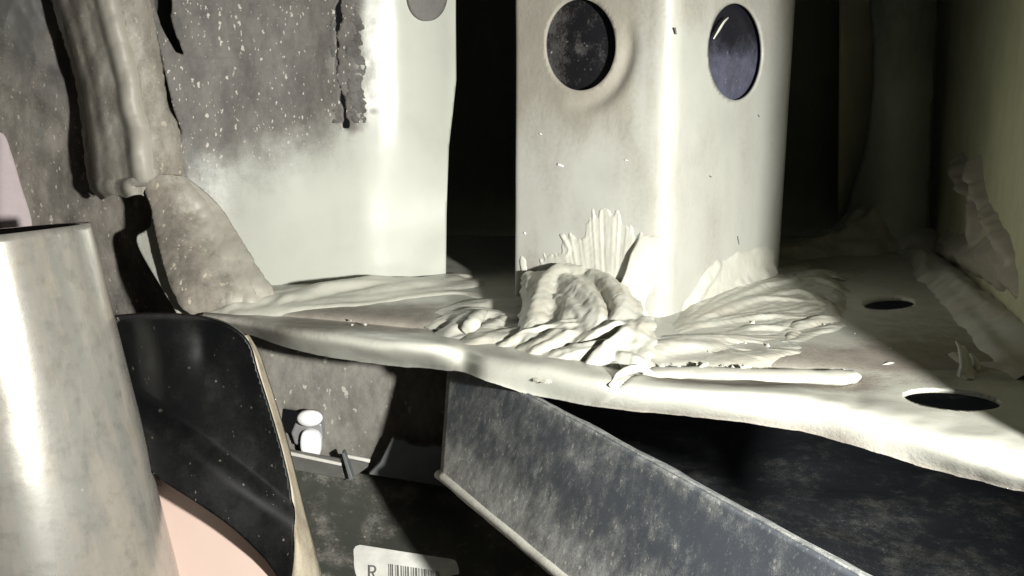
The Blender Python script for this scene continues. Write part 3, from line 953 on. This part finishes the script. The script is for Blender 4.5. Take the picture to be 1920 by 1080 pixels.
class Field:
    """height field of layered sealant strokes on a plane"""
    def __init__(s, o, u, v, n, lo, hi, res):
        s.o, s.u, s.v, s.n = (np.asarray(q, float) for q in (o, u, v, n))
        us = np.arange(lo[0], hi[0], res); vs = np.arange(lo[1], hi[1], res)
        s.shape = (len(us), len(vs))
        U, Vv = np.meshgrid(us, vs, indexing='ij')
        s.Q = np.stack([U.ravel(), Vv.ravel()], -1)
        s.W = s.Q + (np.stack([fbm(s.Q[:, 0] * 160, s.Q[:, 1] * 160, 201, 3), fbm(s.Q[:, 0] * 160, s.Q[:, 1] * 160, 205, 3)], -1) - .5) * .004
        s.h = np.full(len(s.Q), -.0012); s.res = res

    def uv(s, px):
        p = np.asarray(px, float)
        w = on_plane(p[:, 0], p[:, 1], s.o, s.n) - s.o
        return np.stack([w @ s.u, w @ s.v], -1)

    def stroke(s, px, w, h, asym=0., stria=.25, k=2.2, taper=.25, seed=0, warp=1., uv=False, base=0.):
        pl = np.asarray(px, float) if uv else s.uv(px)
        pl = curve(pl, 6) if len(pl) > 2 else pl
        Q = s.Q + (s.W - s.Q) * warp
        bb0 = pl.min(0) - w * 3 - .006; bb1 = pl.max(0) + w * 3 + .006
        m = ((Q > bb0) & (Q < bb1)).all(1)
        if not m.any(): return
        e, sd, t = seg_dist(Q[m], pl)
        ww = np.where(sd > 0, w * (1 + asym), w * (1 - asym)) if asym else w
        x = np.clip(e / ww, 0, 1)
        pr = (1 - x ** k)
        tap = 1 - taper * (sm(.35, 0, t) + sm(.65, 1, t))
        st = 1 + stria * (vn(sd / w * 5 + 40, t * 2.5, seed + 3) - .5) + stria * .5 * (vn(sd / w * 12 + 40, t * 4, seed + 5) - .5)
        hh = base + h * pr * tap * st
        s.h[m] = np.where(x < 1, np.maximum(s.h[m], hh), s.h[m])

    def blur(s, r):
        g = s.h.reshape(s.shape)
        for _ in range(2):
            for ax_ in (0, 1):
                k = np.pad(g, [(r, r) if a == ax_ else (0, 0) for a in (0, 1)], mode='edge')
                c = np.cumsum(k, ax_); c = np.concatenate([np.zeros_like(np.take(c, [0], ax_)), c], ax_)
                n = g.shape[ax_]
                g = (np.take(c, np.arange(2 * r + 1, n + 2 * r + 1), ax_) - np.take(c, np.arange(n), ax_)) / (2 * r + 1)
        s.h = g.ravel()

    def build(s, name, mat, parent, fine=.00035, dirt=0.):
        h = s.h + (fbm(s.Q[:, 0] * 500, s.Q[:, 1] * 500, 231, 3) - .5) * fine * 2 * (s.h > 0)
        keepv = h.reshape(s.shape) > -.0005
        g = np.clip(h, -.0010, None)
        Vv = s.o + s.Q[:, :1] * s.u + s.Q[:, 1:] * s.v + g[:, None] * s.n
        idx = np.arange(len(g)).reshape(s.shape)
        kf = keepv[:-1, :-1] | keepv[1:, :-1] | keepv[1:, 1:] | keepv[:-1, 1:]
        F = np.stack([idx[:-1, :-1], idx[1:, :-1], idx[1:, 1:], idx[:-1, 1:]], -1)[kf]
        used = np.zeros(len(g), bool); used[F.ravel()] = True
        rm = np.cumsum(used) - 1
        D = (np.full(len(g), dirt) if np.isscalar(dirt) else dirt(Vv))[used]
        return mesh(name, Vv[used], rm[F], mat, parent, D)


seal = thing('sealant_smear', 'thick pale sealant smeared in messy folds round the foot of the post', 'sealant', (R[0], R[1], 0))
S_ = Field((0, 0, 0), (1, 0, 0), (0, 1, 0), (0, 0, 1), (-.040, .255), (.240, .54), .00056)
mmw = .001
st_list = [  # pixels on the ledge, half width mm, height mm, asymmetry, striation
    ([(925, 640), (1000, 648), (1120, 660), (1260, 676)], 7, 1.2, 0, .3),
    ([(850, 590), (905, 578), (975, 575)], 12, 3.2, 0, .3),
    ([(860, 606), (900, 600), (960, 606)], 9, 4.5, .3, .4),
    ([(872, 622), (892, 614), (912, 600)], 7, 5.5, .4, .3),
    ([(905, 636), (930, 622), (960, 600)], 5, 4.5, .3, .3),
    ([(935, 646), (1010, 638), (1100, 634)], 10, 4.8, .5, .8),
    ([(1015, 662), (1090, 660), (1165, 652)], 7, 5.0, .5, .5),
    ([(1085, 672), (1150, 662), (1198, 640)], 6, 6.5, -.5, .3),
    ([(1130, 682), (1165, 676), (1205, 664)], 5, 4.2, .5, .3),
    ([(1130, 668), (1180, 684), (1205, 690)], 4, 3.5, .5, .3),
    ([(1200, 676), (1260, 662), (1340, 656)], 7, 4.0, .5, .4),
    ([(1215, 668), (1300, 650), (1420, 646)], 10, 3.0, .5, .4),
    # thin brushed film spreading towards the small hole
    ([(1290, 668), (1430, 646), (1540, 622)], 14, 1.3, .3, .9),
    ([(1400, 630), (1500, 604), (1575, 584)], 13, 1.6, .3, .9),
    ([(1480, 560), (1560, 530), (1640, 508)], 14, 1.8, .3, .9),
    ([(1330, 682), (1440, 672), (1540, 652)], 9, 1.4, .4, .9),
    ([(1480, 655), (1540, 632), (1590, 612)], 5, 2.2, .5, .5),
    ([(1420, 684), (1470, 672), (1520, 664)], 4, 2.0, .5, .5),
    # shadowed clump at the back
    ([(1590, 470), (1640, 462), (1700, 466)], 24, 22, .0, .6),
    ([(1480, 480), (1560, 470), (1620, 465)], 20, 9, .0, .6),
    ([(1700, 480), (1725, 500), (1735, 530)], 7, 8, .4, .5),
    # run along the right wall
    ([(1722, 490), (1770, 560), (1850, 650), (1915, 715)], 7, 5.0, .4, .8),
    ([(1745, 500), (1800, 560), (1900, 650), (1950, 690)], 10, 9.0, .3, .8),
    ([(1780, 670), (1802, 690), (1806, 715)], 3.0, 4.0, .4, .4),
    ([(1840, 690), (1880, 700), (1915, 712)], 4, 3.4, .4, .5),
]
for i, (px, w, h, asy, stri) in enumerate(st_list):
    S_.stroke(px, w * mmw, h * mmw, asy, stri, 2.0, .3, 300 + i, 1.)
S_.blur(3)
for i in range(14):                                             # smaller drags of the spatula
    x = random.uniform(880, 1240)
    if x < 1240:
        y = random.uniform(600, 676); ang = random.gauss(-.12, .25)
    else:
        f = (x - 1270) / 300; y = random.uniform(642 - f * 120, 690 - f * 70); ang = -math.atan2(640 - y + 8, max(30, x - 1270)) + random.gauss(0, .10)
    Lg = random.uniform(28, 95)
    y = min(y, float(np.interp(x, [880, 920, 1020, 1150, 1300], [606, 618, 640, 668, 690])))
    px = [(x - Lg * math.cos(ang), y - Lg * math.sin(ang)), (x, y + random.uniform(-5, 5)), (x + Lg * math.cos(ang), y + Lg * math.sin(ang) + random.uniform(-5, 5))]
    S_.stroke(px, random.uniform(2.5, 6.0) * mmw, random.uniform(1.2, 3.0) * mmw, random.choice([-.6, .4, .6]), .3, 2.0, .7, 500 + i, .8)
S_.blur(1)
for i in range(0):                                              # comb marks
    x = 1448 + i * 7 + random.uniform(-3, 3); y = 632 + (i % 5) * 4
    S_.stroke([(x - 14, y - 10), (x + 18, y + 14), (x + 40, y + 32)], .0011, random.uniform(.0014, .0026), .3, .2, 2, .4, 700 + i, .4)
hm = sm(.0004, .0016, S_.h)
pv = S_.uv([(1262, 640)])[0]; dq_ = S_.W - pv
an_ = np.arctan2(dq_[:, 1], dq_[:, 0]); rd_ = np.hypot(dq_[:, 0], dq_[:, 1])
fan = vn(an_ * 26 + 50, rd_ * 35, 261) * .6 + vn(an_ * 60 + 50, rd_ * 50, 262) * .4
lin = vn(S_.W[:, 1] * 420 + S_.W[:, 0] * 90, S_.W[:, 0] * 45, 263) * .6 + vn(S_.W[:, 1] * 1000 + S_.W[:, 0] * 200, S_.W[:, 0] * 60, 264) * .4
mixw = sm(.045, .075, S_.Q[:, 0])
S_.h = S_.h + hm * .0006 * ((fan * mixw + lin * (1 - mixw)) - .5)
smear = S_.build('ledge_smear', M['seal'], seal, .00012, lambda V: .55 * sm(.290, .275, V[:, 1]) * sm(.04, .09, V[:, 0]) + .35 * (fbm(V[:, 0] * 50, V[:, 1] * 50, 240) > .55))

# --- on the left face of the post
u3 = np.array([*tl, 0.])
FL = Field(oL, u3, (0, 0, 1), nl, (-.004, -.002), (.070, .066), .00036)
quv = FL.Q
comb_px = np.array([(1050, 442), (1078, 432), (1092, 440), (1110, 398), (1135, 388), (1160, 392), (1182, 425), (1197, 436), (1192, 500), (1180, 620), (1060, 620), (1078, 540), (1062, 480)])
cpoly = FL.uv(comb_px)
piv = FL.uv([(1138, 800)])[0]
dv = quv - piv
ang = np.arctan2(dv[:, 0], dv[:, 1]); rad = np.hypot(dv[:, 0], dv[:, 1])
top_j = (vn(ang * 130, 0 * ang, 9) - .5) * .006
Qj = quv + np.stack([(fbm(quv[:, 0] * 400, quv[:, 1] * 120, 7) - .5) * .0016, top_j], -1)
inside = inpoly(Qj[:, 0], Qj[:, 1], cpoly)
comb_h = .0002 + .0007 * (vn(ang * 150, rad * 25, 11) - .35) + .0003 * (vn(ang * 330, rad * 40, 12) - .5)
FL.h = np.where(inside, np.maximum(comb_h, .0000), FL.h)
shred = inpoly(Qj[:, 0], Qj[:, 1], FL.uv([(1004, 500), (1020, 478), (1062, 462), (1068, 500), (1040, 530), (1000, 530)]))
FL.h = np.where(shred, np.maximum(FL.h, .0004 + .0005 * (vn(ang * 260, rad * 20, 15) - .4)), FL.h)
for i, (px, w, h, asy) in enumerate([
    ([(978, 492), (990, 520), (1000, 548)], 2.2, 1.0, .3),
    ([(1060, 486), (1066, 470), (1052, 440)], 1.0, 1.0, .3),
]):
    FL.stroke(px, w * mmw, h * mmw, asy, .22, 2.4, .25, 800 + i, .9)
# the curled fin: steep towards the left edge, easing off towards the ridge
fin = curve(FL.uv([(1200, 436), (1196, 460), (1184, 500), (1166, 545), (1160, 580), (1172, 612), (1184, 655)]), 6)
e, sd, t = seg_dist(quv + (FL.W - quv) * .35, fin)
right_side = sd > 0
hp = np.interp(t, [0, .15, .4, .7, 1], [.0006, .0028, .0052, .0062, .0055])
fh = np.where(right_side, hp * (1 - sm(0, .013, e)), hp * (1 - sm(0, .0009, e)))
fh = np.where((t <= 0.001) | (t >= .999), fh * (1 - sm(0, .002, e)), fh)
FL.h = np.maximum(FL.h, np.where(fh > .0002, fh, -.0012))
groove = np.exp(-((e - .0022) / .0014) ** 2) * (~right_side) * sm(.1, .3, t)
FL.h = np.where((FL.h > 0) & (groove > .05), FL.h * (1 - .75 * groove), FL.h)
FL.blur(1)
FL.build('post_smear', M['seal'], seal, .00008)

# --- on the right face
FR = Field(oR, np.array([*tr, 0.]), (0, 0, 1), nr_, (-.003, -.002), (.100, .050), .0005)
for i, (px, w, h, asy) in enumerate([
    ([(1255, 640), (1330, 585), (1400, 540), (1455, 512)], 7, 5.5, 0),
    ([(1290, 600), (1340, 545), (1410, 506), (1450, 490)], 7, 1.6, .2),
    ([(1300, 575), (1318, 540), (1345, 505)], 3, 2.2, .3),
    ([(1330, 520), (1390, 490), (1440, 478)], 4, .9, .2),
    ([(1320, 580), (1380, 545), (1430, 520)], 3, 4.0, .5),
]):
    FR.stroke(px, w * mmw, h * mmw, asy, .25, 2.2, .3, 900 + i, .9)
FR.blur(2)
FR.build('post_smear', M['seal'], seal, .00008)

# --- the heaped paste in the corners: painted on planes leaning from the post down to the ledge
def corner(p1, p2, p3, outline, res, strokes, name, slope=.9, stri_piv=None, seed=0, amp=.0005):
    n = np.cross(p2 - p1, p3 - p1); n /= np.linalg.norm(n)
    if n[2] < 0: n = -n
    u = np.cross((0, 0, 1.), n); u /= np.linalg.norm(u)
    if u[0] < 0: u = -u
    v = np.cross(n, u)
    G = Field(p1, u, v, n, (0, 0), (.001, .001), .001)
    q = G.uv(outline)
    lo_, hi_ = q.min(0) - .012, q.max(0) + .012
    G = Field(p1, u, v, n, lo_, hi_, res)
    q = curve(q, 5, True)
    W = G.Q + (G.W - G.Q) * .8
    ins = inpoly(W[:, 0], W[:, 1], q)
    dist = np.sqrt(((W - nearest(W, [q])) ** 2).sum(1))
    G.h = np.where(ins, .0009 * sm(0, .004, dist), -slope * dist)
    base = G.h.copy()
    for i, (px, w, h, asy, stri) in enumerate(strokes):
        pl = curve(G.uv(px), 6)
        Q = G.Q + (G.W - G.Q) * .55
        e, sd, t = seg_dist(Q, pl)
        ww = np.where(sd > 0, w * (1 + asy), w * (1 - asy)) * mmw
        x = np.clip(e / ww, 0, 1)
        tap = 1 - .45 * (sm(.3, 0, t) + sm(.7, 1, t))
        st = 1 + stri * (vn(sd / (w * mmw) * 5 + 40, t * 2.5, seed + i) - .5) + stri * .6 * (vn(sd / (w * mmw) * 13 + 40, t * 4, seed + i + 50) - .5)
        hh = base * .5 + .9 * h * mmw * (1 - x ** 2.2) * tap * st
        # a fresh layer lies over what is there and hides it
        G.h = np.where((x < 1) & (hh > G.h), hh, G.h)
    if stri_piv is not None:
        pv = G.uv([stri_piv])[0]; dd = G.W - pv
        an = np.arctan2(dd[:, 1], dd[:, 0]); rd = np.hypot(dd[:, 0], dd[:, 1])
        G.h = G.h + amp * (vn(an * 34 + 50, rd * 28, seed + 90) * .6 + vn(an * 80 + 50, rd * 40, seed + 91) * .4 - .5) * ins * sm(.004, .02, rd)
    G.blur(1)
    G.h = G.h + ins * .0002 * (vn(G.W @ np.array([900., 260.]), G.W @ np.array([-60., 130.]), seed + 77) - .5)
    return G.build(name, M['seal'], seal, .00007, lambda V: .55 * sm(.40, .7, fbm(V[:, 0] * 90, V[:, 1] * 90, 240)) * fbm(V[:, 0] * 30, V[:, 1] * 30, 244) * 1.6)


pl_top = on_plane(np.array([975., 1195.]), np.array([500., 520.]), oL, nl)
corner(pl_top[0], pl_top[1], at_z(1080, 688, 0),
       [(984, 512), (1005, 508), (1040, 500), (1080, 498), (1130, 510), (1180, 545), (1215, 600), (1225, 650), (1190, 686), (1120, 690), (1030, 680), (955, 664), (940, 652), (968, 615), (982, 560)], .00045, [
    ([(925, 664), (1000, 636), (1060, 622), (1110, 618)], 5, 3.6, .3, .9),
    ([(985, 676), (1050, 650), (1080, 628)], 8, 4.5, .4, .3),
    ([(1000, 688), (1090, 672), (1170, 655)], 6, 3.0, .4, .3),
    ([(986, 515), (992, 545), (986, 600)], 3.0, 2.4, .3, .2),
    ([(984, 640), (1000, 590), (1012, 545), (1045, 516), (1085, 508)], 5.2, 5.0, -.35, .15),
    ([(1040, 520), (1062, 545), (1068, 590), (1050, 630)], 5, 3.6, .4, .15),
    ([(1068, 530), (1098, 556), (1122, 588), (1108, 640)], 6.5, 5.4, -.35, .15),
    ([(1110, 520), (1140, 548), (1160, 590), (1140, 622)], 5, 4.4, .4, .2),
    ([(1046, 566), (1078, 592), (1098, 622)], 4, 4.6, .5, .15),
    ([(1100, 650), (1140, 634), (1178, 618)], 4.5, 4.6, .4, .35),
    ([(1060, 664), (1110, 658), (1160, 648)], 3, 4.0, -.5, .3),
    ([(1100, 690), (1135, 668), (1160, 645), (1176, 622)], 3.2, 5.6, -.5, .25),
    ([(1150, 672), (1180, 680), (1200, 688)], 3, 3.0, .4, .3),
    ([(1185, 650), (1200, 625), (1218, 605)], 5, 2.6, .3, .2),
], 'heap', .9, (1120, 800), 1100, .0008)
pr_ = on_plane(np.array([1470.]), np.array([506.]), oR, nr_)[0]
corner(at_z(1278, 622, .0005), pr_, at_z(1560, 612, .0003),
       [(1258, 622), (1300, 570), (1335, 525), (1385, 500), (1470, 480), (1530, 505), (1575, 545), (1590, 578), (1565, 612), (1535, 640), (1500, 672), (1430, 682), (1330, 676), (1250, 668), (1215, 655)], .0005, [
    ([(1225, 660), (1300, 655), (1400, 662), (1480, 660)], 7, 1.4, .3, .3),
    ([(1240, 650), (1310, 640), (1400, 636), (1470, 628)], 6, 1.4, .5, .4),
    ([(1270, 628), (1330, 612), (1420, 600), (1520, 600)], 6, 1.6, .5, .5),
    ([(1275, 618), (1340, 596), (1430, 566), (1540, 572)], 5.5, 1.9, .55, .5),
    ([(1280, 612), (1350, 580), (1440, 540), (1530, 530), (1580, 545)], 6, 2.0, .55, .5),
    ([(1285, 606), (1350, 560), (1430, 515), (1500, 500)], 6.5, 1.7, .5, .4),
    ([(1288, 600), (1318, 548), (1350, 506), (1420, 484)], 4.5, 1.6, .5, .3),
    ([(1300, 596), (1352, 566), (1412, 534), (1440, 520)], 2.4, 2.2, .6, .2),
    ([(1440, 560), (1500, 552), (1540, 575), (1556, 600)], 4, 2.0, .5, .4),
    ([(1478, 622), (1520, 606), (1566, 598)], 4, 2.3, -.5, .3),
    ([(1380, 630), (1430, 622), (1480, 630), (1455, 662)], 4, 2.2, .5, .3),
    ([(1330, 650), (1400, 646), (1452, 655)], 3, 2.4, -.5, .4),
    ([(1500, 520), (1560, 515), (1600, 530)], 5, 2.2, .5, .5),
], 'heap', .6, (1262, 626), 1200, .0009)

# --- curls and crumbs standing up from the smear
def curl(pts, rx, ry, parent=seal, name='curl', up=(0, -1, .4)):
    return sweep(name, [at_z(x, y, 0) + np.array([0, 0, z]) for x, y, z in pts], rx, ry, up, M['seal'], parent, 10, dirt=0., rough=.35, seed=int(pts[0][0]))


curl([(872, 628, .001), (888, 628, .0045), (900, 616, .0055), (912, 604, .004)], [.0024, .0030, .0022, .0010], [.0012, .0018, .0014, .0008])
curl([(1092, 682, .001), (1115, 678, .0030), (1150, 670, .0055), (1172, 664, .0075)], [.0010, .0016, .0018, .0007], [.0010, .0012, .0012, .0006])
curl([(1066, 672, .002), (1095, 668, .0045), (1125, 662, .0062)], [.0010, .0012, .0005], [.0008, .001, .0005])
curl([(1142, 690, .001), (1156, 694, .0020), (1165, 698, .0010)], [.0010, .0009, .0005], [.0008, .0007, .0004])
curl([(1182, 684, .002), (1192, 688, .003), (1203, 690, .002)], [.0008, .0009, .0004], [.0007, .0007, .0004])
curl([(1312, 700, .0015), (1319, 698, .0020), (1325, 697, .0014)], [.0007, .0010, .0004], [.0006, .0007, .0004])
curl([(1388, 702, .0015), (1396, 701, .0020), (1408, 700, .0022)], [.0006, .0009, .0004], [.0005, .0006, .0003])
curl([(1143, 735, .0018), (1160, 725, .0036), (1180, 717, .0040), (1205, 713, .0036), (1226, 713, .0020)], [.0006, .0012, .0014, .0012, .0005], [.0005, .0007, .0008, .0007, .0004])
curl([(1655, 690, .0003), (1670, 688, .0008), (1682, 685, .0004)], [.0008, .0010, .0003], [.0004, .0005, .0003])
curl([(1803, 716, -.001), (1806, 708, .0030), (1800, 696, .0062), (1788, 688, .0084)], [.0013, .0014, .0012, .0003], [.0007, .0008, .0007, .0003])
curl([(1832, 700, .001), (1828, 698, .0035), (1816, 692, .0050)], [.0012, .0010, .0004], [.0008, .0006, .0004])
curl([(1815, 704, .0), (1812, 698, .0040), (1802, 690, .0072)], [.0013, .0010, .0005], [.0008, .0006, .0004])
vs = []; fs = []
for i in range(70):
    if i < 14: x, y = random.uniform(1230, 1440), random.uniform(690, 702)
    elif i < 36: x, y = random.uniform(1550, 1620), random.uniform(592, 640)
    else: x, y = random.uniform(640, 1700), random.uniform(600, 700)
    if x < 900: y = random.uniform(565, 612)
    c = at_z(x, y, 0) + np.array([0, 0, .0005 if not (1000 < x < 1550) else .0012])
    r = random.uniform(.0003, .0010)
    o8 = np.array([(1, 0, 0), (-1, 0, 0), (0, 1, 0), (0, -1, 0), (0, 0, 1), (0, 0, -1)], float) * r * rng.uniform(.5, 1.5, (6, 1)) + rng.uniform(-.3, .3, (6, 3)) * r
    b0 = len(vs) * 6
    vs.append(c + o8)
    fs += [tuple(b0 + k for k in f) for f in ((0, 2, 4), (2, 1, 4), (1, 3, 4), (3, 0, 4), (2, 0, 5), (1, 2, 5), (3, 1, 5), (0, 3, 5))]
cr = mesh('crumbs', np.vstack(vs), fs, M['seal'], seal, np.zeros(len(vs) * 6), smooth=False)
cr['kind'] = 'stuff'

# --- bead lying along the ledge rim
bead = thing('rim_bead', 'smooth pale sealant bead with a blunt end lying along the ledge rim', 'sealant', at_z(1420, 705, 0))
sweep('bead', [at_z(x, y, 0) + np.array([0, 0, z]) for x, y, z in ((1190, 696, -.0010), (1240, 698, .0000), (1320, 702, .0004), (1420, 706, .0006), (1520, 710, .0006), (1580, 712, .0008), (1603, 713, .0014), (1611, 713, .0008))],
      [.003, .0042, .0045, .0046, .0046, .005, .0035, .0006], [.0012, .0013, .0016, .0016, .0018, .0020, .0015, .0004], (0, 0, 1), M['seal'], bead, 16, dirt=.1, rough=.22, seed=4)

# --- bead at the foot of the left panel
pb = thing('panel_bead', 'flattened pale sealant bead along the foot of the left panel', 'sealant', at_z(680, 560, 0))
FB = Field((0, 0, 0), (1, 0, 0), (0, 1, 0), (0, 0, 1), (-.130, .300), (.005, .450), .00055)
for i, (px, w, h, asy, stri) in enumerate([
    ([(452, 588), (540, 580), (640, 570), (760, 556), (880, 538)], 13, 3.2, .3, .15),
    ([(462, 584), (500, 576), (560, 568), (620, 560)], 10, 6.0, .3, .2),
    ([(560, 575), (620, 562), (700, 552), (760, 545)], 11, 7.5, .5, .2),
    ([(640, 566), (760, 550), (850, 532)], 13, 5.0, .4, .15),
    ([(700, 574), (780, 562), (860, 556), (900, 566)], 5, 2.2, .5, .3),
    ([(470, 590), (600, 583), (700, 575)], 5, 2.4, .5, .3),
]):
    FB.stroke(px, w * mmw, h * mmw, asy, stri, 2.6, .25, 970 + i, .7)
FB.blur(2)
FB.build('bead', M['seal'], pb, .0001, .12)

# --- daubs on the side wall
wd = (w1 - w0) / np.linalg.norm(w1 - w0); wn = np.array([wd[1], -wd[0], 0.])
if wn[0] > 0: wn = -wn
wo = np.array([*w0, 0.]) + wn * .001
FW = Field(wo, np.array([*wd, 0.]), (0, 0, 1), wn, (.02, -.002), (.32, .085), .0008)
for i, (px, w, h, asy) in enumerate([
    ([(1800, 305), (1815, 345), (1835, 372)], 3.2, 8, .3), ([(1832, 305), (1838, 340), (1852, 395)], 2.6, 8, .3),
    ([(1835, 372), (1840, 420), (1836, 480)], 4.5, 7, -.3), ([(1856, 400), (1880, 440), (1905, 490)], 3.2, 7, .4),
    ([(1850, 470), (1890, 500), (1925, 560)], 5, 6, .4), ([(1770, 470), (1830, 490), (1900, 530)], 8, 7, .3),
]):
    FW.stroke(px, w * mmw, h * mmw, asy, .5, 2., .3, 950 + i, 1.)
FW.blur(1)
wallseal = FW.build('wall_sealant', M['seal'], None, .0003, .8)
props(wallseal, 'ragged daubs of sealant stuck on the dim side wall', 'sealant')

for o in bpy.data.objects:
    if '_org' in o: del o['_org']
